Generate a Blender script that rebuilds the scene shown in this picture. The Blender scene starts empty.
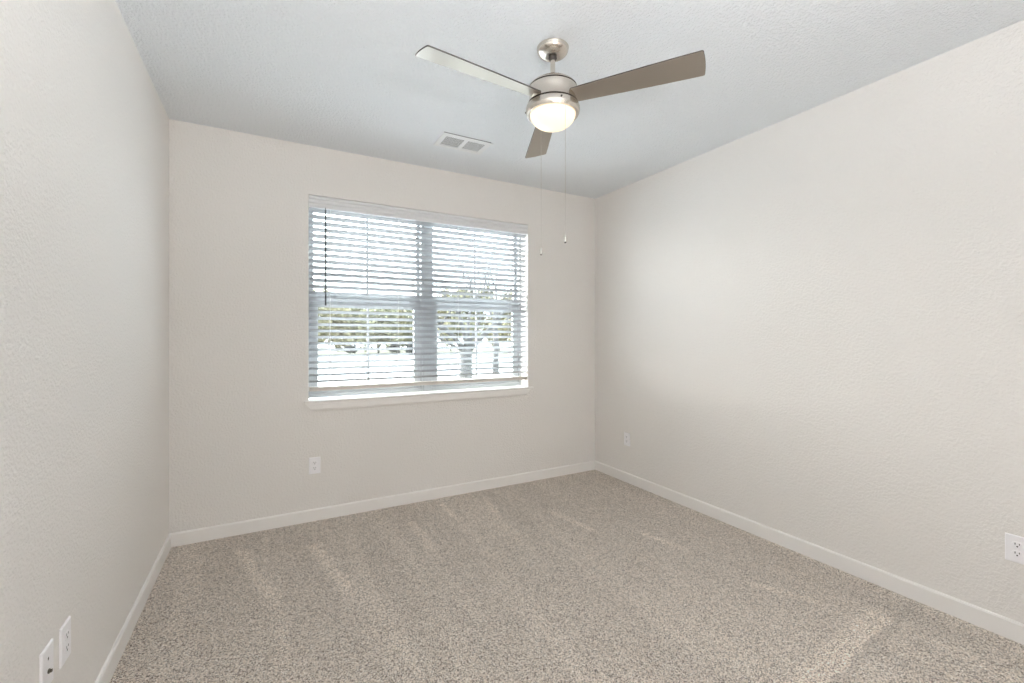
import bpy, bmesh, math, random
from mathutils import Vector, Matrix

# ------------------------------------------------------------------ camera, world, lights, exposure
SC = bpy.context.scene
COL = SC.collection
H = 2.74                      # ceiling height
XL, XR, YB, YF = -0.554, 2.911, 3.555, -1.05     # room: left, right, window wall, rear wall
YAW = 0.5014                  # camera heading, clockwise from +y

cam_d = bpy.data.cameras.new('camera')
cam = bpy.data.objects.new('camera', cam_d); COL.objects.link(cam)
cam.location = (0, 0, 1.3528)
cam.rotation_euler = (math.pi / 2, 0, -YAW)
cam_d.sensor_width = 36.0
cam_d.lens = 445.48 / 1024 * 36.0
cam_d.shift_y = -(341.5 - 335.65) / 1024
cam_d.clip_start = 0.05; cam_d.clip_end = 400
SC.camera = cam

SC.view_settings.view_transform = 'Standard'
SC.view_settings.look = 'None'
SC.view_settings.exposure = 0.05
SC.view_settings.gamma = 1.0
SC.view_settings.use_curve_mapping = False
SC.cycles.use_denoising = True
SC.cycles.max_bounces = 12
SC.cycles.diffuse_bounces = 8
SC.cycles.transparent_max_bounces = 16
SC.cycles.caustics_reflective = True
SC.cycles.sample_clamp_indirect = 6.0

SKY = 14.0
world = bpy.data.worlds.new('sky'); SC.world = world; world.use_nodes = True
nt = world.node_tree; nt.nodes.clear()
wo = nt.nodes.new('ShaderNodeOutputWorld'); bg = nt.nodes.new('ShaderNodeBackground')
tc = nt.nodes.new('ShaderNodeTexCoord'); sx = nt.nodes.new('ShaderNodeSeparateXYZ')
rmp = nt.nodes.new('ShaderNodeValToRGB')
# overcast-bright sky: paler near the horizon, much brighter higher up
cr_ = rmp.color_ramp
cr_.elements[0].position = 0.0; cr_.elements[0].color = (0.14, 0.16, 0.178, 1)
cr_.elements[1].position = 1.0; cr_.elements[1].color = (0.76, 0.90, 1.0, 1)
for p_, c_ in ((0.22, (0.20, 0.23, 0.255, 1)), (0.36, (0.66, 0.76, 0.86, 1))):
    e_ = cr_.elements.new(p_); e_.color = c_
nt.links.new(tc.outputs['Generated'], sx.inputs[0]); nt.links.new(sx.outputs['Z'], rmp.inputs[0])
# added out-of-view glow lobes to brighten the side walls: strong left, weaker far right
acc = rmp.outputs[0]
for az_, el_, pw, amt, tint in ((-52, 16, 3.0, 2.0, (1.0, 0.99, 0.97)), (80, 14, 4.0, 0.9, (0.94, 0.97, 1.0))):
    ga, ge = math.radians(az_), math.radians(el_)
    dp_ = nt.nodes.new('ShaderNodeVectorMath'); dp_.operation = 'DOT_PRODUCT'
    dp_.inputs[1].default_value = (math.sin(ga) * math.cos(ge), math.cos(ga) * math.cos(ge), math.sin(ge))
    nt.links.new(tc.outputs['Generated'], dp_.inputs[0])
    mx_ = nt.nodes.new('ShaderNodeMath'); mx_.operation = 'MAXIMUM'; mx_.inputs[1].default_value = 0.0
    nt.links.new(dp_.outputs['Value'], mx_.inputs[0])
    pw_ = nt.nodes.new('ShaderNodeMath'); pw_.operation = 'POWER'; pw_.inputs[1].default_value = pw
    nt.links.new(mx_.outputs[0], pw_.inputs[0])
    gl_ = nt.nodes.new('ShaderNodeVectorMath'); gl_.operation = 'SCALE'; gl_.inputs[0].default_value = tint
    gm_ = nt.nodes.new('ShaderNodeMath'); gm_.operation = 'MULTIPLY'; gm_.inputs[1].default_value = amt
    nt.links.new(pw_.outputs[0], gm_.inputs[0]); nt.links.new(gm_.outputs[0], gl_.inputs['Scale'])
    sm_ = nt.nodes.new('ShaderNodeVectorMath'); sm_.operation = 'ADD'
    nt.links.new(acc, sm_.inputs[0]); nt.links.new(gl_.outputs[0], sm_.inputs[1]); acc = sm_.outputs[0]
nt.links.new(sm_.outputs[0], bg.inputs[0]); bg.inputs[1].default_value = SKY
nt.links.new(bg.outputs[0], wo.inputs[0])

def area(name, loc, rot, sx_, sy_, power, color):
    l = bpy.data.lights.new(name, 'AREA'); l.shape = 'RECTANGLE'; l.size = sx_; l.size_y = sy_
    l.energy = power; l.color = color
    o = bpy.data.objects.new(name, l); COL.objects.link(o); o.location = loc; o.rotation_euler = rot
    return o
# added unseen fill light, shining in through the wide opening in the rear wall
rear_fill = area('rear_fill_light', (1.55, YF - 0.42, 1.25), (math.radians(90), 0, math.radians(42)), 1.5, 2.1, 9, (1.0, 0.96, 0.92))
# added fill light behind the camera, aimed up to bounce off the ceiling
bounce_fill = area('bounce_fill_light', (0.55, -0.35, 1.75), (math.radians(180), math.radians(-7), 0), 0.5, 0.5, 74, (0.985, 0.99, 1.0))
# portal: only guides the sampling of the sky through the window opening
por = area('window_portal', (1.19, YB + 0.30, 1.63), (math.radians(-90), 0, 0), 1.9, 1.55, 1, (1, 1, 1))
por.data.cycles.is_portal = True

# ------------------------------------------------------------------ materials
def mat(name, color, rough=0.5, metal=0.0, emit=None, estr=0.0, spec=0.5):
    m = bpy.data.materials.new(name); m.use_nodes = True
    b = m.node_tree.nodes['Principled BSDF']
    b.inputs['Base Color'].default_value = (*color, 1); b.inputs['Roughness'].default_value = rough
    b.inputs['Metallic'].default_value = metal; b.inputs['Specular IOR Level'].default_value = spec
    if emit:
        b.inputs['Emission Color'].default_value = (*emit, 1); b.inputs['Emission Strength'].default_value = estr
    return m

def N(m, t): return m.node_tree.nodes.new(t)
def LK(m, a, b): m.node_tree.links.new(a, b)

def add_bump(m, scale, strength, dist, detail=2.0, voronoi=False, rough=0.5):
    b = m.node_tree.nodes['Principled BSDF']
    t = N(m, 'ShaderNodeTexCoord')
    n = N(m, 'ShaderNodeTexNoise'); n.inputs['Scale'].default_value = scale; n.inputs['Detail'].default_value = detail
    n.inputs['Roughness'].default_value = rough
    LK(m, t.outputs['Object'], n.inputs['Vector'])
    src = n.outputs['Fac']
    r = N(m, 'ShaderNodeValToRGB'); r.color_ramp.elements[0].position = 0.40; r.color_ramp.elements[1].position = 0.66
    LK(m, src, r.inputs[0])
    bp = N(m, 'ShaderNodeBump'); bp.inputs['Strength'].default_value = strength; bp.inputs['Distance'].default_value = dist
    LK(m, r.outputs[0], bp.inputs['Height']); LK(m, bp.outputs[0], b.inputs['Normal'])
    return m

M_wall = add_bump(mat('wall_paint', (0.83, 0.805, 0.775), 0.6, spec=0.3), 85, 0.42, 0.0035)
M_ceil = add_bump(mat('ceiling_paint', (0.845, 0.875, 0.905), 0.75, spec=0.2), 90, 0.7, 0.005, 3.0)
M_trim = mat('white_trim_paint', (0.90, 0.88, 0.855), 0.35)
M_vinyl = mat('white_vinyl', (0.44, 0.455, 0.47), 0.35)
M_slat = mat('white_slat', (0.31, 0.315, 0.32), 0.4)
M_rail = mat('blind_rail', (0.62, 0.58, 0.53), 0.4)
M_val = mat('valance_white', (0.78, 0.78, 0.79), 0.4)
M_cord = mat('cord', (0.75, 0.75, 0.74), 0.7)
M_wand = mat('wand_grey', (0.025, 0.027, 0.03), 0.35)
M_plate = mat('outlet_plastic', (0.96, 0.95, 0.97), 0.3)
M_slot = mat('dark_slot', (0.02, 0.02, 0.02), 0.6)
M_nickel = mat('brushed_nickel', (0.66, 0.61, 0.55), 0.24, 1.0)
M_blade = mat('silver_blade', (0.43, 0.39, 0.34), 0.29, 0.78)
M_edge = mat('blade_edge', (0.07, 0.06, 0.055), 0.5)
M_dark = mat('dark_gap', (0.035, 0.028, 0.022), 0.5)
M_chain = mat('pull_chain_metal', (0.62, 0.60, 0.56), 0.35, 0.9)
M_shade = mat('lamp_glass', (0.62, 0.60, 0.55), 0.25, emit=(1.0, 0.84, 0.60), estr=0.80)
M_ventw = mat('vent_white', (0.86, 0.87, 0.88), 0.45)
M_ventd = mat('vent_duct', (0.11, 0.115, 0.12), 0.8)
M_bark = add_bump(mat('bark', (0.055, 0.052, 0.048), 0.9), 30, 0.6, 0.02)
M_ground = mat('pale_concrete', (0.36, 0.365, 0.37), 0.9)
M_road = mat('road_surface', (0.22, 0.22, 0.225), 0.9)

def speckle(m, scale, stops):
    b = m.node_tree.nodes['Principled BSDF']
    t = N(m, 'ShaderNodeTexCoord'); n = N(m, 'ShaderNodeTexNoise'); n.inputs['Scale'].default_value = scale
    n.inputs['Detail'].default_value = 3
    LK(m, t.outputs['Object'], n.inputs['Vector'])
    r = N(m, 'ShaderNodeValToRGB'); cr = r.color_ramp
    cr.elements[0].position = stops[0][0]; cr.elements[0].color = (*stops[0][1], 1)
    cr.elements[1].position = stops[-1][0]; cr.elements[1].color = (*stops[-1][1], 1)
    for p, c in stops[1:-1]:
        e = cr.elements.new(p); e.color = (*c, 1)
    LK(m, n.outputs['Fac'], r.inputs[0]); LK(m, r.outputs[0], b.inputs['Base Color'])
    return m
M_lawn = speckle(mat('dry_lawn', (0.3, 0.32, 0.15), 0.95), 3, [(0.3, (0.06, 0.057, 0.035)), (0.7, (0.10, 0.095, 0.06))])
M_leaf = [speckle(mat('leaf_yellow', (0.3, 0.3, 0.1), 0.8), 1.5, [(0.3, (0.13, 0.12, 0.065)), (0.7, (0.30, 0.27, 0.16))]),
          speckle(mat('leaf_green', (0.2, 0.25, 0.1), 0.8), 1.5, [(0.3, (0.09, 0.09, 0.05)), (0.7, (0.23, 0.22, 0.13))]),
          speckle(mat('leaf_dark', (0.1, 0.1, 0.06), 0.8), 1.5, [(0.3, (0.010, 0.010, 0.008)), (0.7, (0.030, 0.028, 0.022))])]

def carpet_material():
    m = mat('carpet', (0.4, 0.35, 0.3), 1.0, spec=0.05)
    b = m.node_tree.nodes['Principled BSDF']
    t = N(m, 'ShaderNodeTexCoord')
    # twisted tufts: warped cells, each its own yarn tone
    wn = N(m, 'ShaderNodeTexNoise'); wn.inputs['Scale'].default_value = 160; wn.inputs['Detail'].default_value = 1
    LK(m, t.outputs['Object'], wn.inputs['Vector'])
    sc = N(m, 'ShaderNodeVectorMath'); sc.operation = 'SCALE'; sc.inputs['Scale'].default_value = 0.006
    LK(m, wn.outputs['Color'], sc.inputs[0])
    ad = N(m, 'ShaderNodeVectorMath'); ad.operation = 'ADD'
    LK(m, t.outputs['Object'], ad.inputs[0]); LK(m, sc.outputs[0], ad.inputs[1])
    v = N(m, 'ShaderNodeTexVoronoi'); v.inputs['Scale'].default_value = 290
    LK(m, ad.outputs[0], v.inputs['Vector'])
    sp = N(m, 'ShaderNodeSeparateColor'); LK(m, v.outputs['Color'], sp.inputs[0])
    r = N(m, 'ShaderNodeValToRGB'); cr = r.color_ramp; cr.interpolation = 'LINEAR'
    stops = [(0.0, (0.05, 0.035, 0.025)), (0.16, (0.22, 0.18, 0.145)), (0.38, (0.66, 0.565, 0.475)),
             (0.62, (0.79, 0.70, 0.61)), (0.82, (0.92, 0.83, 0.735)), (1.0, (1.0, 0.97, 0.92))]
    cr.elements[0].position = 0.0; cr.elements[0].color = (*stops[0][1], 1)
    cr.elements[1].position = 1.0; cr.elements[1].color = (*stops[-1][1], 1)
    for p, c in stops[1:-1]:
        e = cr.elements.new(p); e.color = (*c, 1)
    LK(m, sp.outputs[0], r.inputs[0])
    # nap: vacuum strokes running away from the window wall, plus broad blotches
    mp = N(m, 'ShaderNodeMapping'); mp.inputs['Scale'].default_value = (5.0, 0.55, 1.0); mp.inputs['Rotation'].default_value = (0, 0, math.radians(6))
    LK(m, t.outputs['Object'], mp.inputs['Vector'])
    nn = N(m, 'ShaderNodeTexNoise'); nn.inputs['Scale'].default_value = 1.0; nn.inputs['Detail'].default_value = 3; nn.inputs['Distortion'].default_value = 0.25
    LK(m, mp.outputs[0], nn.inputs['Vector'])
    nr = N(m, 'ShaderNodeMapRange'); nr.inputs['From Min'].default_value = 0.46; nr.inputs['From Max'].default_value = 0.72
    nr.inputs['To Min'].default_value = 0.0; nr.inputs['To Max'].default_value = 1.0
    LK(m, nn.outputs['Fac'], nr.inputs['Value'])
    # one cross stroke where the vacuum was pulled sideways
    sxyz = N(m, 'ShaderNodeSeparateXYZ'); LK(m, t.outputs['Object'], sxyz.inputs[0])
    def math_(op, a, b_=None, c=None):
        n = N(m, 'ShaderNodeMath'); n.operation = op
        for i, q in enumerate((a, b_, c)):
            if q is None: continue
            if isinstance(q, (int, float)): n.inputs[i].default_value = q
            else: LK(m, q, n.inputs[i])
        return n.outputs[0]
    def smooth(val, a, b_):
        n = N(m, 'ShaderNodeMapRange'); n.interpolation_type = 'SMOOTHSTEP'
        n.inputs['From Min'].default_value = a; n.inputs['From Max'].default_value = b_
        LK(m, val, n.inputs['Value']); return n.outputs[0]
    bn = N(m, 'ShaderNodeTexNoise'); bn.inputs['Scale'].default_value = 14; LK(m, t.outputs['Object'], bn.inputs['Vector'])
    # distance across the stroke (line from (1.85,0.98) to (2.70,1.06))
    dy = math_('SUBTRACT', sxyz.outputs['Y'], math_('MULTIPLY_ADD', sxyz.outputs['X'], 0.09, 0.80))
    dy = math_('ADD', dy, math_('MULTIPLY_ADD', bn.outputs['Fac'], 0.05, -0.025))
    band = math_('MULTIPLY', smooth(dy, -0.055, -0.035), math_('SUBTRACT', 1.0, smooth(dy, 0.02, 0.085)))
    band = math_('MULTIPLY', band, math_('MULTIPLY', smooth(sxyz.outputs['X'], 1.45, 1.95), math_('SUBTRACT', 1.0, smooth(sxyz.outputs['X'], 2.55, 2.72))))
    dark = math_('MULTIPLY', smooth(dy, -0.10, -0.06), math_('SUBTRACT', 1.0, smooth(dy, -0.05, -0.035)))
    dark = math_('MULTIPLY', dark, smooth(sxyz.outputs['X'], 1.6, 2.1))
    nap = math_('MULTIPLY_ADD', nr.outputs[0], 0.16, 0.97)
    nap = math_('ADD', nap, math_('MULTIPLY', band, 0.22))
    nap = math_('SUBTRACT', nap, math_('MULTIPLY', dark, 0.10))
    # light strokes next to the window wall
    for x0, y0, y1, sl, w in [(-0.16, 2.45, 3.33, -0.25, 0.035), (0.25, 2.3, 3.2, -0.17, 0.04), (0.91, 2.55, 3.25, -0.03, 0.03),
                           (1.58, 2.85, 3.42, 0.12, 0.025), (1.9, 2.3, 2.9, -0.17, 0.03), (1.22, 3.0, 3.45, 0.0, 0.02), (2.25, 1.8, 2.3, -0.15, 0.03), (2.30, 1.15, 1.55, -0.45, 0.03)]:
        # distance from the stroke's centre line
        cx = math_('MULTIPLY_ADD', sxyz.outputs['Y'], sl, x0 - sl * y1)
        d = math_('ABSOLUTE', math_('SUBTRACT', sxyz.outputs['X'], cx))
        d = math_('ADD', d, math_('MULTIPLY_ADD', bn.outputs['Fac'], 0.06, -0.03))
        s = math_('SUBTRACT', 1.0, smooth(d, w * 0.3, w * 1.6))
        s = math_('MULTIPLY', s, math_('MULTIPLY', smooth(sxyz.outputs['Y'], y0, y0 + 0.3), math_('SUBTRACT', 1.0, smooth(sxyz.outputs['Y'], y1 - 0.08, y1))))
        nap = math_('ADD', nap, math_('MULTIPLY', s, 0.20))
    mx = N(m, 'ShaderNodeVectorMath'); mx.operation = 'SCALE'
    LK(m, r.outputs[0], mx.inputs[0]); LK(m, nap, mx.inputs['Scale'])
    LK(m, mx.outputs[0], b.inputs['Base Color'])
    bp = N(m, 'ShaderNodeBump'); bp.inputs['Strength'].default_value = 0.8; bp.inputs['Distance'].default_value = 0.006; bp.invert = True
    LK(m, v.outputs['Distance'], bp.inputs['Height']); LK(m, bp.outputs[0], b.inputs['Normal'])
    b.inputs['Sheen Weight'].default_value = 0.15
    return m
M_carpet = carpet_material()

def glass_material():
    m = bpy.data.materials.new('window_glass'); m.use_nodes = True; n = m.node_tree; n.nodes.clear()
    o = n.nodes.new('ShaderNodeOutputMaterial'); mix = n.nodes.new('ShaderNodeMixShader')
    t = n.nodes.new('ShaderNodeBsdfTransparent'); t.inputs[0].default_value = (0.97, 0.985, 0.98, 1)
    g = n.nodes.new('ShaderNodeBsdfGlossy'); g.inputs['Roughness'].default_value = 0.02
    mix.inputs[0].default_value = 0.05
    n.links.new(t.outputs[0], mix.inputs[1]); n.links.new(g.outputs[0], mix.inputs[2]); n.links.new(mix.outputs[0], o.inputs[0])
    return m
M_glass = glass_material()

# ------------------------------------------------------------------ mesh helpers
def box(bm, x0, x1, y0, y1, z0, z1):
    vs = [bm.verts.new(p) for p in [(x0, y0, z0), (x1, y0, z0), (x1, y1, z0), (x0, y1, z0), (x0, y0, z1), (x1, y0, z1), (x1, y1, z1), (x0, y1, z1)]]
    for f in [(3, 2, 1, 0), (4, 5, 6, 7), (0, 1, 5, 4), (1, 2, 6, 5), (2, 3, 7, 6), (3, 0, 4, 7)]:
        bm.faces.new([vs[i] for i in f])
    return vs

def lathe(bm, prof, cx=0, cy=0, n=64, caps=True):
    rings = []
    for r, z in prof:
        if r < 1e-5: rings.append([bm.verts.new((cx, cy, z))])
        else: rings.append([bm.verts.new((cx + r * math.cos(2 * math.pi * k / n), cy + r * math.sin(2 * math.pi * k / n), z)) for k in range(n)])
    for a, b in zip(rings, rings[1:]):
        for k in range(n):
            k2 = (k + 1) % n
            if len(a) == 1 and len(b) == 1: continue
            if len(a) == 1: bm.faces.new((a[0], b[k], b[k2]))
            elif len(b) == 1: bm.faces.new((a[k], b[0], a[k2]))
            else: bm.faces.new((a[k], b[k], b[k2], a[k2]))
    if caps:
        for rg in (rings[0], rings[-1]):
            if len(rg) > 1: bm.faces.new(rg)

def tube(bm, pts, rads, n=8):
    rings = []
    for i, p in enumerate(pts):
        p = Vector(p)
        d = (Vector(pts[min(i + 1, len(pts) - 1)]) - Vector(pts[max(i - 1, 0)])).normalized()
        a = d.orthogonal().normalized() if i == 0 else (rings_a - d * rings_a.dot(d)).normalized()
        rings_a = a
        b = d.cross(a)
        rings.append([bm.verts.new(p + (a * math.cos(2 * math.pi * k / n) + b * math.sin(2 * math.pi * k / n)) * rads[i]) for k in range(n)])
    for u, v in zip(rings, rings[1:]):
        for k in range(n): bm.faces.new((u[k], u[(k + 1) % n], v[(k + 1) % n], v[k]))
    bm.faces.new(rings[0][::-1]); bm.faces.new(rings[-1])

def sweep(bm, prof, x0, x1):
    """extrude a closed (y,z) profile along x"""
    a = [bm.verts.new((x0, y, z)) for y, z in prof]; b = [bm.verts.new((x1, y, z)) for y, z in prof]
    n = len(prof)
    for k in range(n): bm.faces.new((a[k], a[(k + 1) % n], b[(k + 1) % n], b[k]))
    bm.faces.new(a[::-1]); bm.faces.new(b)

def obj(name, bm, m, parent=None, smooth=False, bevel=0.0, auto=None):
    bmesh.ops.recalc_face_normals(bm, faces=bm.faces)
    me = bpy.data.meshes.new(name); bm.to_mesh(me); bm.free()
    ms = m if isinstance(m, (list, tuple)) else [m]
    for q in ms: me.materials.append(q)
    o = bpy.data.objects.new(name, me); COL.objects.link(o)
    if parent:
        o.parent = parent
        o.matrix_parent_inverse = Matrix.Identity(4)
    if smooth:
        for p in me.polygons: p.use_smooth = True
        if auto: me.set_sharp_from_angle(angle=math.radians(auto))
    if bevel:
        md = o.modifiers.new('bevel', 'BEVEL'); md.width = bevel; md.segments = 2; md.limit_method = 'ANGLE'
    return o

def struct(o, label=None, category=None):
    o['kind'] = 'structure'
    if label: o['label'] = label; o['category'] = category
    return o
def tag(o, label, category, group=None, kind=None):
    o['label'] = label; o['category'] = category
    if group: o['group'] = group
    if kind: o['kind'] = kind
    return o
def empty(name, loc, rz=0):
    o = bpy.data.objects.new(name, None); COL.objects.link(o); o.location = loc; o.rotation_euler = (0, 0, rz); o.empty_display_size = 0.05
    return o
def copy_tree(o, parent=None):
    c = o.copy(); COL.objects.link(c)
    if parent: c.parent = parent
    for ch in [q for q in bpy.data.objects if q.parent == o]: copy_tree(ch, c)
    return c

# ------------------------------------------------------------------ room shell
T = 0.22
WX0, WX1, WZ0, WZ1 = 0.26, 2.118, 0.865, 2.382      # window opening
bm = bmesh.new(); box(bm, XL - 0.1, XR + 0.1, YF - 1.2, YB + T, -0.12, 0); struct(obj('floor', bm, M_carpet), 'beige and grey speckled carpet with vacuum marks', 'carpet')
bm = bmesh.new(); box(bm, XL - 0.1, XR + 0.1, YF - 1.2, YB + T, H, H + 0.15); struct(obj('ceiling', bm, M_ceil), 'white textured ceiling', 'ceiling')
bm = bmesh.new(); box(bm, XL - 0.12, XL, YF - 1.2, YB + T, 0, H); struct(obj('wall_left', bm, M_wall), 'off-white textured wall on the left', 'wall')
bm = bmesh.new(); box(bm, XR, XR + 0.12, YF - 1.2, YB + T, 0, H); struct(obj('wall_right', bm, M_wall), 'off-white textured wall on the right', 'wall')
bm = bmesh.new()                                      # window wall: one solid with a real opening
def grid_wall(bm, xs, zs, hole, y0, y1):
    F = {}; B = {}
    for i, x in enumerate(xs):
        for k, z in enumerate(zs):
            F[i, k] = bm.verts.new((x, y0, z)); B[i, k] = bm.verts.new((x, y1, z))
    nx, nz = len(xs) - 1, len(zs) - 1
    cells = {(i, k) for i in range(nx) for k in range(nz)} - hole
    for (i, k) in cells:
        bm.faces.new((F[i, k], F[i + 1, k], F[i + 1, k + 1], F[i, k + 1]))
        bm.faces.new((B[i, k], B[i, k + 1], B[i + 1, k + 1], B[i + 1, k]))
        for (di, dk, a, b) in ((-1, 0, (i, k), (i, k + 1)), (1, 0, (i + 1, k), (i + 1, k + 1)), (0, -1, (i, k), (i + 1, k)), (0, 1, (i, k + 1), (i + 1, k + 1))):
            if (i + di, k + dk) not in cells: bm.faces.new((F[a], F[b], B[b], B[a]))
grid_wall(bm, [XL, WX0, WX1, XR], [0, WZ0, WZ1, H], {(1, 1)}, YB, YB + T)
struct(obj('wall_back', bm, M_wall), 'off-white textured wall around the window', 'wall')
bm = bmesh.new(); grid_wall(bm, [XL, -0.12, 2.42, XR], [0, 2.35, H], {(1, 0)}, YF - 0.12, YF)
struct(obj('wall_front', bm, M_wall), 'off-white wall behind the camera', 'wall')
bm = bmesh.new(); box(bm, XL, XR, YF - 1.2, YF - 1.1, 0, H); struct(obj('wall_hall', bm, M_wall), 'end wall behind the opening', 'wall')

bm = bmesh.new(); box(bm, XL - 3, XR + 3, YB + T, YB + T + 0.65, 2.86, 3.02); struct(obj('sky_block_eave', bm, M_trim), 'unseen overhang added above the window to block high sky', 'roof')  # added out of view to keep steep sky light off sill and slats

bh, bt = 0.0866, 0.013
def base_prof(bm, p0, p1, nrm):
    """baseboard with a small eased top edge, run from p0 to p1; nrm points into the room"""
    prof = [(0, 0), (bt, 0), (bt, bh - 0.008), (bt - 0.004, bh - 0.001), (bt - 0.006, bh), (0, bh)]
    a = [bm.verts.new((p0[0] + nrm[0] * d, p0[1] + nrm[1] * d, z)) for d, z in prof]
    b = [bm.verts.new((p1[0] + nrm[0] * d, p1[1] + nrm[1] * d, z)) for d, z in prof]
    for k in range(6): bm.faces.new((a[k], a[(k + 1) % 6], b[(k + 1) % 6], b[k]))
    bm.faces.new(a[::-1]); bm.faces.new(b)
bm = bmesh.new(); base_prof(bm, (XL, YB), (XR, YB), (0, -1)); struct(obj('baseboard_back', bm, M_trim), 'white baseboard under the window wall', 'baseboard')
bm = bmesh.new(); base_prof(bm, (XL, YF), (XL, YB - bt), (1, 0)); struct(obj('baseboard_left', bm, M_trim), 'white baseboard along the left wall', 'baseboard')
bm = bmesh.new(); base_prof(bm, (XR, YF), (XR, YB - bt), (-1, 0)); struct(obj('baseboard_right', bm, M_trim), 'white baseboard along the right wall', 'baseboard')

# window stool (inner sill) and apron
bm = bmesh.new()
SX0, SX1 = WX0 - 0.030, WX1 + 0.05
for v in [(SX0, YB - 0.024)]: pass
z0, z1 = 0.865, 0.878
vs = []
outline = [(SX0, YB - 0.024), (SX1, YB - 0.024), (SX1, YB), (WX1, YB), (WX1, YB + 0.13), (WX0, YB + 0.13), (WX0, YB), (SX0, YB)]
a = [bm.verts.new((x, y, z0)) for x, y in outline]; b = [bm.verts.new((x, y, z1)) for x, y in outline]
for k in range(8): bm.faces.new((a[k], a[(k + 1) % 8], b[(k + 1) % 8], b[k]))
bm.faces.new(a[::-1]); bm.faces.new(b)
struct(obj('trim_1', bm, M_trim, bevel=0.003), 'white window sill', 'window sill')
bm = bmesh.new()
prof_z = [(YB - 0.0, 0.8645), (YB - 0.014, 0.8645), (YB - 0.014, 0.860), (YB - 0.018, 0.852), (YB - 0.018, 0.818), (YB - 0.014, 0.806), (YB - 0.012, 0.803), (YB, 0.803)]
ap0, ap1 = WX0 + 0.024, WX1 - 0.028
a = []; b = []
for y, z in prof_z:                                   # ends slope back to a shorter bottom edge
    off = (z - 0.803) / 0.059 * 0.050
    a.append(bm.verts.new((ap0 - off, y, z))); b.append(bm.verts.new((ap1 + off, y, z)))
n = len(prof_z)
for k in range(n): bm.faces.new((a[k], a[(k + 1) % n], b[(k + 1) % n], b[k]))
bm.faces.new(a[::-1]); bm.faces.new(b)
struct(obj('trim_2', bm, M_trim), 'white moulded apron under the window sill', 'trim')

# ------------------------------------------------------------------ windows: two single-hung units and the post between
def ring(bm, x0, x1, z0, z1, w, y0, y1, wb=None, wt=None):
    wb = w if wb is None else wb; wt = w if wt is None else wt
    box(bm, x0, x0 + w, y0, y1, z0, z1); box(bm, x1 - w, x1, y0, y1, z0, z1)
    box(bm, x0 + w, x1 - w, y0, y1, z0, z0 + wb); box(bm, x0 + w, x1 - w, y0, y1, z1 - wt, z1)
def window_unit(name, x0, x1, label):
    root = struct(empty(name, ((x0 + x1) / 2, YB + 0.18, 0.88)), label, 'window')
    ox, oy, oz = root.location
    def R(bm): bmesh.ops.translate(bm, vec=(-ox, -oy, -oz), verts=bm.verts); return bm
    zb, zt = 0.880, WZ1
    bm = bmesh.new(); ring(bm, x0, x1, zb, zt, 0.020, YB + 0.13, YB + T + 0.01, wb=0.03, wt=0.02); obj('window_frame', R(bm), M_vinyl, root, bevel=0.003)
    # upper sash (outer track)
    u0, u1, uz0, uz1 = x0 + 0.018, x1 - 0.018, 1.640, zt - 0.018
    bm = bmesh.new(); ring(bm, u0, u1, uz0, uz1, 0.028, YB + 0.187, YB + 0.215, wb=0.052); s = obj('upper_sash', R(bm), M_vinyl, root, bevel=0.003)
    mid = (x0 + x1) / 2
    bm = bmesh.new(); box(bm, mid - 0.008, mid + 0.008, YB + 0.196, YB + 0.206, uz0 + 0.052, uz1 - 0.028); obj('muntin', R(bm), M_vinyl, s)
    bm = bmesh.new(); box(bm, u0 + 0.026, u1 - 0.026, YB + 0.199, YB + 0.203, uz0 + 0.05, uz1 - 0.026); obj('glass_pane', R(bm), M_glass, s)
    # lower sash (inner track)
    l0, l1, lz0, lz1 = x0 + 0.019, x1 - 0.019, 0.905, 1.664
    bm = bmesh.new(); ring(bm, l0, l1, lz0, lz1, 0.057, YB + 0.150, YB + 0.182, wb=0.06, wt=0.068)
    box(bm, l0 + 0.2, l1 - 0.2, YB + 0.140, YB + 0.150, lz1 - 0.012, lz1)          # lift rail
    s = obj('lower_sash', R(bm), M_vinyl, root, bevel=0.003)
    bm = bmesh.new(); box(bm, mid - 0.008, mid + 0.008, YB + 0.160, YB + 0.170, lz0 + 0.06, lz1 - 0.068); obj('muntin', R(bm), M_vinyl, s)
    bm = bmesh.new(); box(bm, l0 + 0.055, l1 - 0.055, YB + 0.163, YB + 0.167, lz0 + 0.058, lz1 - 0.066); obj('glass_pane', R(bm), M_glass, s)
window_unit('window_1', WX0 + 0.001, 1.161, 'left half of the white vinyl window')
window_unit('window_2', 1.217, WX1 - 0.001, 'right half of the white vinyl window')
bm = bmesh.new(); box(bm, 1.1615, 1.2165, YB + 0.125, YB + T, 0.880, WZ1); struct(obj('trim_3', bm, M_vinyl, bevel=0.003), 'white post between the two window halves', 'trim')

# ------------------------------------------------------------------ window blind
bl = tag(empty('window_blind', (1.19, YB + 0.035, WZ1 - 0.006)), 'white horizontal slat blind hanging half open across the window', 'blind')
bx0, bx1 = WX0 + 0.006, WX1 - 0.004
bo = bl.location.copy()
def RB(bm): bmesh.ops.translate(bm, vec=-bo, verts=bm.verts); return bm
bm = bmesh.new(); box(bm, bx0, bx1, YB + 0.012, YB + 0.062, 2.325, 2.374); obj('headrail', RB(bm), M_val, bl, bevel=0.002)
vp = [(0.010, 2.376), (-0.004, 2.376), (-0.006, 2.370), (-0.006, 2.358), (0.000, 2.352), (0.000, 2.345), (-0.005, 2.340), (-0.005, 2.328), (0.001, 2.322), (0.001, 2.314), (-0.004, 2.309), (-0.004, 2.296), (0.000, 2.291), (0.010, 2.291)]
bm = bmesh.new(); sweep(bm, [(YB + y, z) for y, z in vp], WX0 + 0.003, WX1 - 0.004); obj('valance', RB(bm), M_val, bl)
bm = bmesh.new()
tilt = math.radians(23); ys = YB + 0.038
slat_z = [2.232 - 0.04685 * k for k in range(-1, 27)]
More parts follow.
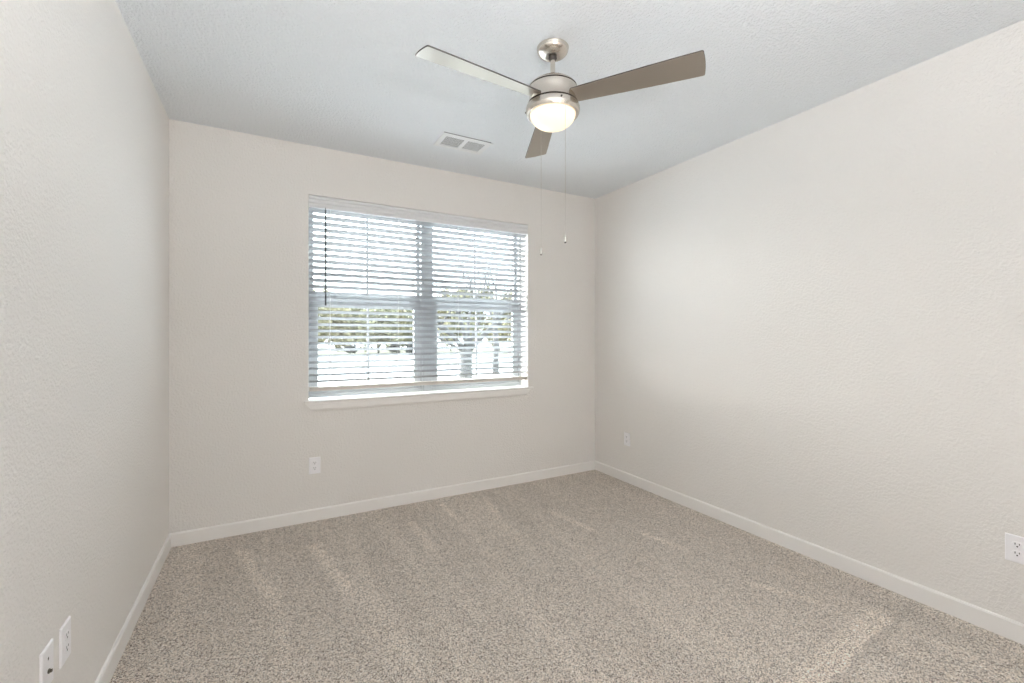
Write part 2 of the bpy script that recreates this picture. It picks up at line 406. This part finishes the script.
for z in slat_z:
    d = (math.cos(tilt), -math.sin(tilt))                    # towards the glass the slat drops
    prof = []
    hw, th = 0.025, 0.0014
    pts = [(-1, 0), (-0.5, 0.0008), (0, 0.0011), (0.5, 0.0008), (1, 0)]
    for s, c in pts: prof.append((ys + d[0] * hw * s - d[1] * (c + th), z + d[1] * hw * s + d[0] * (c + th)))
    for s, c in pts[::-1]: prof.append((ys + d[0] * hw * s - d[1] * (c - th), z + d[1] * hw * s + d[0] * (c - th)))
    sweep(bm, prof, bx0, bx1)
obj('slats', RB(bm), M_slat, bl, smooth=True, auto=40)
zr = 0.973
bm = bmesh.new(); box(bm, bx0, bx1, ys - 0.025, ys + 0.025, zr - 0.030, zr); obj('bottom_rail', RB(bm), M_rail, bl, bevel=0.003)
for x in (0.41, 0.92, 1.43, 1.945):
    bm = bmesh.new()
    for yy in (ys - 0.0265, ys + 0.0265): tube(bm, [(x, yy, zr - 0.004), (x, yy, 2.33)], [0.0009] * 2, 6)
    for z in slat_z: tube(bm, [(x + 0.002, ys - 0.0265, z + 0.005), (x + 0.002, ys + 0.0265, z - 0.011)], [0.0006] * 2, 4)
    obj('ladder_cord', RB(bm), M_cord, bl)
bm = bmesh.new(); wy = YB - 0.014
tube(bm, [(0.374, wy + 0.016, 2.300), (0.374, wy + 0.004, 2.292), (0.374, wy, 2.275)], [0.0022] * 3, 8)
tube(bm, [(0.374, wy, 2.278), (0.374, wy, 1.62), (0.374, wy, 1.575)], [0.0052, 0.0052, 0.0058], 8)
obj('tilt_wand', RB(bm), M_wand, bl, smooth=True, auto=40)

# ------------------------------------------------------------------ ceiling fan
FX, FY = 1.204, 1.788
fan = tag(empty('ceiling_fan', (FX, FY, H)), 'brushed nickel three-blade ceiling fan with a lit glass bowl', 'ceiling fan')
def Z(prof): return [(r, z - H - (0.007 if z < 2.62 else 0.0)) for r, z in prof]
def arc(r0, z0, r1, z1, n=10, out=True):
    """quarter-ellipse from (r0,z0) to (r1,z1)"""
    res = []
    for k in range(n + 1):
        t = math.pi / 2 * k / n
        if out: res.append((r0 + (r1 - r0) * math.sin(t), z1 + (z0 - z1) * math.cos(t)))
        else: res.append((r1 + (r0 - r1) * math.cos(t), z0 + (z1 - z0) * math.sin(t)))
    return res
bm = bmesh.new()
lathe(bm, Z([(0.0, 2.7395), (0.074, 2.7395), (0.077, 2.736), (0.076, 2.731)] + arc(0.075, 2.729, 0.024, 2.696, 10, False) + [(0.0, 2.695)]), caps=False)
can = obj('canopy', bm, M_nickel, fan, smooth=True, auto=35)
bm = bmesh.new(); lathe(bm, Z([(0.0, 2.698), (0.018, 2.698), (0.020, 2.688), (0.015, 2.678), (0.0, 2.678)]), caps=False); obj('canopy_collar', bm, M_dark, can, smooth=True, auto=35)
bm = bmesh.new(); lathe(bm, Z([(0.0, 2.69), (0.0115, 2.69), (0.0115, 2.600), (0, 2.600)]), n=32, caps=False); obj('downrod', bm, M_nickel, fan, smooth=True, auto=35)
# motor housing: cap, dark groove, drum
bm = bmesh.new()
lathe(bm, Z([(0.0, 2.618), (0.018, 2.618), (0.023, 2.612), (0.026, 2.602), (0.045, 2.596), (0.075, 2.583), (0.102, 2.567), (0.1145, 2.554), (0.1155, 2.551), (0, 2.551)]), caps=False)
mh = obj('motor_housing', bm, M_nickel, fan, smooth=True, auto=35)
bm = bmesh.new(); lathe(bm, Z([(0.0, 2.5515), (0.108, 2.5515), (0.108, 2.543), (0, 2.543)]), caps=False); obj('vent_groove', bm, M_dark, mh)
bm = bmesh.new()
lathe(bm, Z([(0.0, 2.5445), (0.1160, 2.5445), (0.1165, 2.541), (0.1125, 2.520), (0.1125, 2.500), (0.1155, 2.482), (0.1205, 2.474), (0.121, 2.472), (0, 2.472)]), caps=False)
obj('motor_drum', bm, M_nickel, mh, smooth=True, auto=35)
bm = bmesh.new(); lathe(bm, Z([(0.0, 2.4725), (0.1135, 2.4725), (0.1135, 2.463), (0, 2.463)]), caps=False); obj('lower_groove', bm, M_dark, mh)
# light kit: rounded nickel collar carrying the glass bowl
bm = bmesh.new()
lathe(bm, Z([(0.0, 2.4645), (0.1215, 2.4645), (0.1265, 2.461), (0.129, 2.452), (0.1295, 2.440), (0.1275, 2.430), (0.1225, 2.421), (0.1150, 2.4205), (0.1105, 2.421), (0.1095, 2.424), (0.1095, 2.430), (0, 2.430)]), caps=False)
kit = obj('light_kit', bm, M_nickel, fan, smooth=True, auto=35)
for a in (254, 138, 18):
    bm = bmesh.new(); bmesh.ops.create_uvsphere(bm, u_segments=12, v_segments=8, radius=0.0045)
    o = obj('thumb_screw', bm, M_dark, kit, smooth=True)
    o.location = (0.1315 * math.cos(math.radians(a)), 0.1315 * math.sin(math.radians(a)), 2.442 - H)
bm = bmesh.new()
pr = [(0.0, 2.434), (0.1090, 2.434), (0.1090, 2.424)] + [(0.1090 * math.cos(t), 2.424 - 0.069 * math.sin(t)) for t in [math.pi / 2 * k / 16 for k in range(1, 16)]] + [(0, 2.355)]
lathe(bm, Z(pr), caps=False); obj('lamp_shade', bm, M_shade, fan, smooth=True, auto=50)
# blades
def blade_mesh():
    bm = bmesh.new()
    r0, r1, w0, w1, t = 0.098, 0.676, 0.090, 0.136, 0.006
    pts = []
    n = 14
    side = [(r0 + (r1 - 0.012 - r0) * k / n, (w0 + (w1 - w0) * (1 - (1 - k / n) ** 1.25)) / 2) for k in range(n + 1)]
    tip = []
    c = 0.008
    ye = w1 / 2
    tip_top = [(r1 - 0.012 + c * math.sin(a), ye - c + c * math.cos(a)) for a in [math.radians(q) for q in (20, 45, 70)]]
    mid = [(r1 - 0.004 * (y / (ye - c)) ** 2, y) for y in [(ye - c) * q for q in (0.95, 0.7, 0.45, 0.2, 0, -0.2, -0.45, -0.7, -0.95)]]
    outl = side + tip_top + mid + [(x, -y) for x, y in tip_top[::-1]] + [(x, -y) for x, y in side[::-1]]
    a = [bm.verts.new((x, y, -t / 2)) for x, y in outl]; b = [bm.verts.new((x, y, t / 2)) for x, y in outl]
    m = len(outl)
    for k in range(m):
        f = bm.faces.new((a[k], a[(k + 1) % m], b[(k + 1) % m], b[k])); f.material_index = 1
    bm.faces.new(a[::-1]); bm.faces.new(b)
    return bm
b0 = None
for k, ang in enumerate((184.9, 305.6, 65.4)):
    if b0 is None:
        bl_o = obj('fan_blade', blade_mesh(), [M_blade, M_edge], fan, bevel=0.0); b0 = bl_o
        md = b0.modifiers.new('bevel', 'BEVEL'); md.width = 0.001; md.segments = 1
    else:
        bl_o = b0.copy(); COL.objects.link(bl_o); bl_o.parent = fan
    bl_o.matrix_local = Matrix.Translation((0, 0, 2.489 - H)) @ Matrix.Rotation(math.radians(ang), 4, 'Z') @ Matrix.Rotation(math.radians(-13.0), 4, 'X')
# pull chains
def pull_chain(px, py, ztop, zbot):
    x, y = px - FX, py - FY
    bm = bmesh.new()
    d = Vector((x, y, 0)).normalized()
    tube(bm, [(x - d.x * 0.03, y - d.y * 0.03, ztop - H + 0.001), (x - d.x * 0.004, y - d.y * 0.004, ztop - H), (x, y, ztop - H - 0.006)], [0.0028, 0.0028, 0.0016], 8)
    z = ztop - H - 0.006
    tube(bm, [(x, y, z), (x, y, zbot - H + 0.030)], [0.0006] * 2, 6)
    step = 0.0052
    while z > zbot - H + 0.032:                               # beaded chain
        for s in (0,):
            r = 0.0017
            top = bm.verts.new((x, y, z)); bot = bm.verts.new((x, y, z - 0.0040))
            rg = [bm.verts.new((x + r * math.cos(q), y + r * math.sin(q), z - 0.0020)) for q in [math.pi / 2.5 * i for i in range(5)]]
            for i in range(5):
                bm.faces.new((top, rg[i], rg[(i + 1) % 5])); bm.faces.new((bot, rg[(i + 1) % 5], rg[i]))
        z -= step
    ch = obj('pull_chain', bm, M_chain, fan)
    zb = zbot - H
    bm = bmesh.new(); lathe(bm, [(0, zb + 0.034), (0.0025, zb + 0.034), (0.0055, zb + 0.026), (0.0072, zb + 0.014), (0.0066, zb + 0.004), (0, zb + 0.004)], x, y, 20, caps=False)
    pk = obj('pull_knob', bm, M_chain, ch, smooth=True, auto=50)
    bm = bmesh.new(); lathe(bm, [(0, zb + 0.005), (0.0055, zb + 0.005), (0.004, zb - 0.001), (0, zb - 0.002)], x, y, 20, caps=False)
    obj('knob_tip', bm, M_dark, ch, smooth=True)
pull_chain(1.187, 1.661, 2.443, 1.775)
pull_chain(1.216, 1.911, 2.437, 1.762)

# ------------------------------------------------------------------ ceiling register
vent = tag(empty('ceiling_vent', (1.235, 2.990, H)), 'white two-panel air register in the ceiling near the window', 'air vent')
vw, vd = 0.200, 0.112            # half sizes
def vbox(bm, x0, x1, y0, y1, z0, z1): box(bm, x0, x1, y0, y1, z0, z1)
bm = bmesh.new()
zf = -0.008
pan = [(-0.145, -0.012), (0.017, 0.150)]
pan = [(-0.150, -0.012), (0.014, 0.150)]
py0, py1 = -0.072, 0.078
vbox(bm, -vw * 0.92, vw * 0.92, -vd * 0.98, py0, zf, 0); vbox(bm, -vw * 0.92, vw * 0.92, py1, vd * 0.98, zf, 0)
vbox(bm, -vw * 0.92, pan[0][0], py0, py1, zf, 0); vbox(bm, pan[1][1], vw * 0.92, py0, py1, zf, 0); vbox(bm, pan[0][1], pan[1][0], py0, py1, zf, 0)
obj('vent_frame', bm, M_ventw, vent)
for a, b in pan:
    bm = bmesh.new(); vbox(bm, a, b, py0, py1, -0.0015, -0.0008); bk = obj('duct_opening', bm, M_ventd, vent)
    bm = bmesh.new()
    n = 14
    for k in range(n):
        y = py0 + (k + 0.5) * (py1 - py0) / n
        q = [bm.verts.new(p) for p in [(a, y - 0.002, -0.0074), (b, y - 0.002, -0.0074), (b, y + 0.001, -0.0083), (a, y + 0.001, -0.0083), (a, y - 0.002, -0.0069), (b, y - 0.002, -0.0069), (b, y + 0.001, -0.0078), (a, y + 0.001, -0.0078)]]
        for f in [(3, 2, 1, 0), (4, 5, 6, 7), (0, 1, 5, 4), (1, 2, 6, 5), (2, 3, 7, 6), (3, 0, 4, 7)]: bm.faces.new([q[i] for i in f])
    obj('louver_panel', bm, M_ventw, vent)
bm = bmesh.new(); box(bm, -0.183, 0.172, -vd * 0.98 - 0.004, -vd * 0.98, -0.004, -0.0003); obj('edge_shadow', bm, mat('edge_shadow_grey', (0.32, 0.32, 0.33), 0.8), vent)  # thin grey strip painted in as the shadow line along the near edge
bm = bmesh.new(); tube(bm, [(0.158, 0.030, -0.008), (0.160, 0.034, -0.016)], [0.002, 0.002], 6); obj('damper_lever', bm, M_ventw, vent)

# ------------------------------------------------------------------ wall plates (local frame: x right, z up, -y out of the wall)
def plate_mesh(w, h, t=0.006):
    bm = bmesh.new()
    outer = [(-w / 2, -h / 2), (w / 2, -h / 2), (w / 2, h / 2), (-w / 2, h / 2)]
    rings = []
    for s, y in ((0, 0), (0, -t * 0.45), (0.0035, -t)):
        rings.append([bm.verts.new((x - math.copysign(s, x), y, z - math.copysign(s, z))) for x, z in outer])
    for a, b in zip(rings, rings[1:]):
        for k in range(4): bm.faces.new((a[k], a[(k + 1) % 4], b[(k + 1) % 4], b[k]))
    bm.faces.new(rings[0]); bm.faces.new(rings[-1])
    return bm
def outlet(loc, rz, label):
    r = tag(empty('wall_outlet', loc, rz), label, 'electrical outlet')
    obj('cover_plate', plate_mesh(0.078, 0.120), M_plate, r, bevel=0.0008)
    for s in (1, -1):
        bm = bmesh.new(); pts = []
        for k in range(24):
            q = 2 * math.pi * k / 24
            pts.append((0.0170 * math.cos(q), max(-0.0140, min(0.0140, 0.0170 * math.sin(q)))))
        a = [bm.verts.new((x, -0.0058, z + s * 0.0195)) for x, z in pts]; b = [bm.verts.new((x * 0.96, -0.0078, z * 0.96 + s * 0.0195)) for x, z in pts]
        for k in range(24): bm.faces.new((a[k], a[(k + 1) % 24], b[(k + 1) % 24], b[k]))
        bm.faces.new(a); bm.faces.new(b)
        rc = obj('receptacle', bm, M_plate, r)
        bm = bmesh.new(); zc = s * 0.0195
        box(bm, -0.0078, -0.0052, -0.0081, -0.0070, zc + 0.000, zc + 0.0085)
        box(bm, 0.0052, 0.0078, -0.0081, -0.0070, zc + 0.001, zc + 0.0080)
        vs = [(0.0030 * math.cos(q), 0.0030 * math.sin(q)) for q in [2 * math.pi * i / 12 for i in range(12)]]
        a = [bm.verts.new((x, -0.0070, z + zc - 0.0065)) for x, z in vs]; b = [bm.verts.new((x, -0.0081, z + zc - 0.0065)) for x, z in vs]
        for k in range(12): bm.faces.new((a[k], a[(k + 1) % 12], b[(k + 1) % 12], b[k]))
        bm.faces.new(a); bm.faces.new(b)
        obj('socket_slots', bm, M_slot, rc)
    bm = bmesh.new(); bmesh.ops.create_uvsphere(bm, u_segments=10, v_segments=6, radius=0.003)
    o = obj('screw', bm, M_plate, r, smooth=True); o.location = (0, -0.006, 0); o.scale = (1, 0.4, 1)
    return r
outlet((0.301, YB, 0.403), 0, 'white duplex outlet on the wall below the window, left of centre')
outlet((XR, 3.097, 0.397), -math.pi / 2, 'small white duplex outlet on the right wall near the far corner')
outlet((XR, 0.653, 0.4075), -math.pi / 2, 'white duplex outlet on the right wall at the picture edge')
outlet((XL, 1.879, 0.4025), math.pi / 2, 'white duplex outlet on the left wall, nearer the baseboard corner')
cp = tag(empty('cable_plate', (XL, 1.747, 0.409), math.pi / 2), 'white cable plate with a dark jack on the left wall', 'wall plate')
obj('cover_plate', plate_mesh(0.078, 0.120), M_plate, cp, bevel=0.0008)
bm = bmesh.new(); box(bm, -0.003, 0.003, -0.0064, -0.0055, 0.020, 0.028); obj('phone_jack', bm, M_slot, cp)
bm = bmesh.new()
for (r_, y0_, y1_) in ((0.0065, -0.0055, -0.009), (0.0045, -0.009, -0.014)):
    vs = [(r_ * math.cos(q), r_ * math.sin(q)) for q in [2 * math.pi * i / 12 for i in range(12)]]
    a = [bm.verts.new((x, y0_, z - 0.012)) for x, z in vs]; b = [bm.verts.new((x, y1_, z - 0.012)) for x, z in vs]
    for k in range(12): bm.faces.new((a[k], a[(k + 1) % 12], b[(k + 1) % 12], b[k]))
    bm.faces.new(a); bm.faces.new(b)
obj('coax_connector', bm, mat('coax_metal', (0.08, 0.075, 0.06), 0.4, 0.6), cp)

# ------------------------------------------------------------------ outside
GZ = -0.30
def at(depth, side, z=GZ):       # metres ahead of / to the right of the room's viewing corner, along the street's own grid
    s, c = math.sin(YAW), math.cos(YAW)
    return Vector((depth * s + side * c, depth * c - side * s, z))
def strip(name, d0, d1, s0, s1, z, m, label, cat):
    bm = bmesh.new()
    top = [bm.verts.new(at(d, s, z)) for d, s in ((d0, s0), (d0, s1), (d1, s1), (d1, s0))]
    bot = [bm.verts.new(v.co - Vector((0, 0, 0.05))) for v in top]
    bm.faces.new(top); bm.faces.new(bot[::-1])
    for k in range(4): bm.faces.new((top[k], bot[k], bot[(k + 1) % 4], top[(k + 1) % 4]))
    return struct(obj(name, bm, m), label, cat)
bm = bmesh.new(); box(bm, -70, 110, YB + T + 0.02, 150, GZ - 0.2, GZ); struct(obj('ground', bm, M_ground), 'pale concrete ground outside the window', 'ground')
strip('lawn_strip', 23.5, 28.5, -30, 30, GZ + 0.02, M_lawn, 'dry grass strip beside the street', 'grass')
strip('street', 29, 36, -40, 40, GZ + 0.03, M_road, 'pale street beyond the grass', 'road')
strip('far_lawn', 36.5, 60, -60, 60, GZ + 0.04, M_lawn, 'dry grass beyond the street', 'grass')
strip('tree_lawn', 11.5, 17.0, -3.6, 3.5, GZ + 0.015, M_lawn, 'grass patch around the bare tree', 'grass')

def branch(bm, p, d, L, r, depth, rng):
    n = 4; pts = [Vector(p)]; rads = [r]; dd = Vector(d).normalized()
    for k in range(n):
        dd = (dd + Vector((rng.uniform(-1, 1), rng.uniform(-1, 1), rng.uniform(-0.5, 0.8))) * 0.16).normalized()
        pts.append(pts[-1] + dd * L / n); rads.append(r * (1 - 0.42 * (k + 1) / n))
    tube(bm, pts, rads, 7 if depth > 2 else (5 if depth > 1 else 4))
    if depth == 0: return
    for j in range(3 if depth > 1 else 4):
        i = rng.choice((2, 3, 4)) if j else 4
        nd = (dd + Vector((rng.uniform(-1, 1), rng.uniform(-1, 1), rng.uniform(-0.25, 0.9))) * 0.85).normalized()
        branch(bm, pts[i], nd, L * rng.uniform(0.62, 0.85), rads[i] * (0.78 if j == 0 else 0.6), depth - 1, rng)
rng = random.Random(7)
tb = at(15, -1.55)
bt_ = tag(empty('bare_tree', tb), 'leafless tree with a thick forked trunk outside the right half of the window', 'tree')
right = at(0, 1, 0)
bm = bmesh.new()
fk = Vector((0, 0, 1.05))
tube(bm, [(0, 0, -0.05), (0.0, 0, 0.25), (0.02, 0.02, 0.7), fk, fk + Vector((0, 0, 0.25))], [0.30, 0.23, 0.20, 0.21, 0.16], 14)
obj('trunk', bm, M_bark, bt_, smooth=True)
bm = bmesh.new()
for s, up, L, r in ((-0.75, 0.75, 1.3, 0.105), (-0.15, 1.0, 1.3, 0.09), (0.85, 0.75, 1.5, 0.12), (0.35, 1.0, 1.4, 0.08), (-1.0, 0.35, 1.1, 0.06), (0.5, 0.6, 1.2, 0.07)):
    d = right * s + Vector((0, 0, up)) + Vector((rng.uniform(-.2, .2), rng.uniform(-.3, .3), 0))
    branch(bm, fk + Vector((0, 0, 0.05)), d, L, r, 4, rng)
obj('branches', bm, M_bark, bt_, smooth=True)
tb = at(19, -0.70)
st = tag(empty('slim_tree', tb), 'slim bare tree behind and right of the thick forked one', 'tree')
bm = bmesh.new(); tube(bm, [(0, 0, -0.05), (0.02, 0, 1.0), (0, 0.03, 2.0), (0.05, 0, 3.0)], [0.15, 0.12, 0.11, 0.08], 10); obj('trunk', bm, M_bark, st, smooth=True)
bm = bmesh.new()
for s, up, L in ((-0.6, 0.8, 1.3), (0.6, 0.8, 1.4), (0.1, 1, 1.5), (0.9, 0.3, 1.1)):
    branch(bm, Vector((0.03, 0, 2.0 + 0.25 * up)), right * s + Vector((0, 0, up)), L, 0.06, 3, rng)
obj('branches', bm, M_bark, st, smooth=True)

def crown_mesh(rx, rz, n, leaf, rng):
    bm = bmesh.new()
    lumps = [(Vector((rng.uniform(-.65, .65) * rx, rng.uniform(-.65, .65) * rx, rng.uniform(-.75, .7) * rz)), rng.uniform(0.28, 0.42)) for _ in range(30)]
    for k in range(n):
        c, q = rng.choice(lumps)
        while True:
            v = Vector((rng.uniform(-1, 1), rng.uniform(-1, 1), rng.uniform(-1, 1)))
            if v.length <= 1: break
        p = c + Vector((v.x * rx * q, v.y * rx * q, v.z * rz * q)) + Vector((0, 0, rz))
        a = Vector((rng.gauss(0, 1), rng.gauss(0, 1), rng.gauss(0, 1))).normalized(); b = a.orthogonal().normalized(); c2 = a.cross(b)
        s = leaf * rng.uniform(0.6, 1.3)
        bm.faces.new([bm.verts.new(p + b * s), bm.verts.new(p + c2 * s * 0.6), bm.verts.new(p - b * s), bm.verts.new(p - c2 * s * 0.6)])
    return bm
def leafy(name, depth, side, h, rx, m, label, cat, trunk_h=None, n=9000, leaf=0.13, seed=1, group=None):
    rg = random.Random(seed); th = trunk_h if trunk_h is not None else h * 0.10
    r = tag(empty(name, at(depth, side, GZ + 0.04)), label, cat, group)
    cr = obj('foliage', crown_mesh(rx, (h - th) / 2, n, leaf, rg), m, r); cr.location = (0, 0, th * 0.9)
    bm = bmesh.new(); tube(bm, [(0, 0, -0.06), (0.05, 0, h * 0.3), (0, 0.05, h * 0.6)], [0.05 * rx, 0.04 * rx, 0.02 * rx], 8); 
    for k in range(4):
        q = rg.uniform(0, 6.28); branch(bm, (0.03, 0, h * 0.28 + 0.1 * k), (math.cos(q), math.sin(q), 0.9), h * 0.22, 0.022 * rx, 2, rg)
    obj('trunk', bm, M_bark, r, smooth=True)
    return r
trees = [  # depth, side, height, crown radius, foliage, label
    (40, -17.6, 6.2, 1.5, 0, 'tall yellow-green tree at the far left of the window view'),
    (45.5, -17.8, 4.6, 1.6, 0, 'low yellow tree second from the left across the street'),
    (41, -12.3, 4.6, 1.9, 1, 'green-yellow rounded tree across the street, behind the left window bar'),
    (48.5, -14.7, 5.4, 1.7, 0, 'pale yellow tree across the street, left of the rounded green-yellow one'),
    (48, -10.8, 5.4, 1.6, 0, 'taller yellow tree across the street, right of the rounded green-yellow one'),
    (41, -8.2, 4.7, 1.8, 1, 'green tree across the street beside the window post'),
    (48, -6.6, 7.0, 1.7, 0, 'tall pale yellow tree just right of the window post'),
    (41, -3.8, 6.2, 1.8, 1, 'pale green tree behind the bare forked tree'),
    (48, -1.4, 6.8, 1.7, 0, 'pale yellow tree behind the slim bare tree'),
    (54, -19.0, 6.0, 2.0, 1, 'distant pale tree seen in the gap between the left-hand yellow trees'),
    (54.5, -13.5, 6.0, 1.6, 0, 'distant yellow tree seen between the rounded tree and the window post'),
    (41, 0.4, 5.8, 1.7, 0, 'yellow tree at the right edge of the window view')]
for i, (d, s, h, r, mi, lab) in enumerate(trees):
    leafy('leafy_tree', d, s, h, r, M_leaf[mi], lab, 'tree', seed=20 + i, group='trees across the street')
shrubs = [(37.2, -13.5, 0.95, 0.5, 'dark shrub across the street, left'), (37.2, -9.8, 1.0, 0.5, 'dark shrub across the street, middle one of three'),
          (37.2, -8.4, 1.0, 0.6, 'dark shrub across the street nearest the window post')]
for i, (d, s, h, r, lab) in enumerate(shrubs):
    leafy('shrub', d, s, h, r, M_leaf[2], lab, 'shrub', trunk_h=0.15, n=900, leaf=0.07, seed=50 + i, group='dark shrubs across the street')
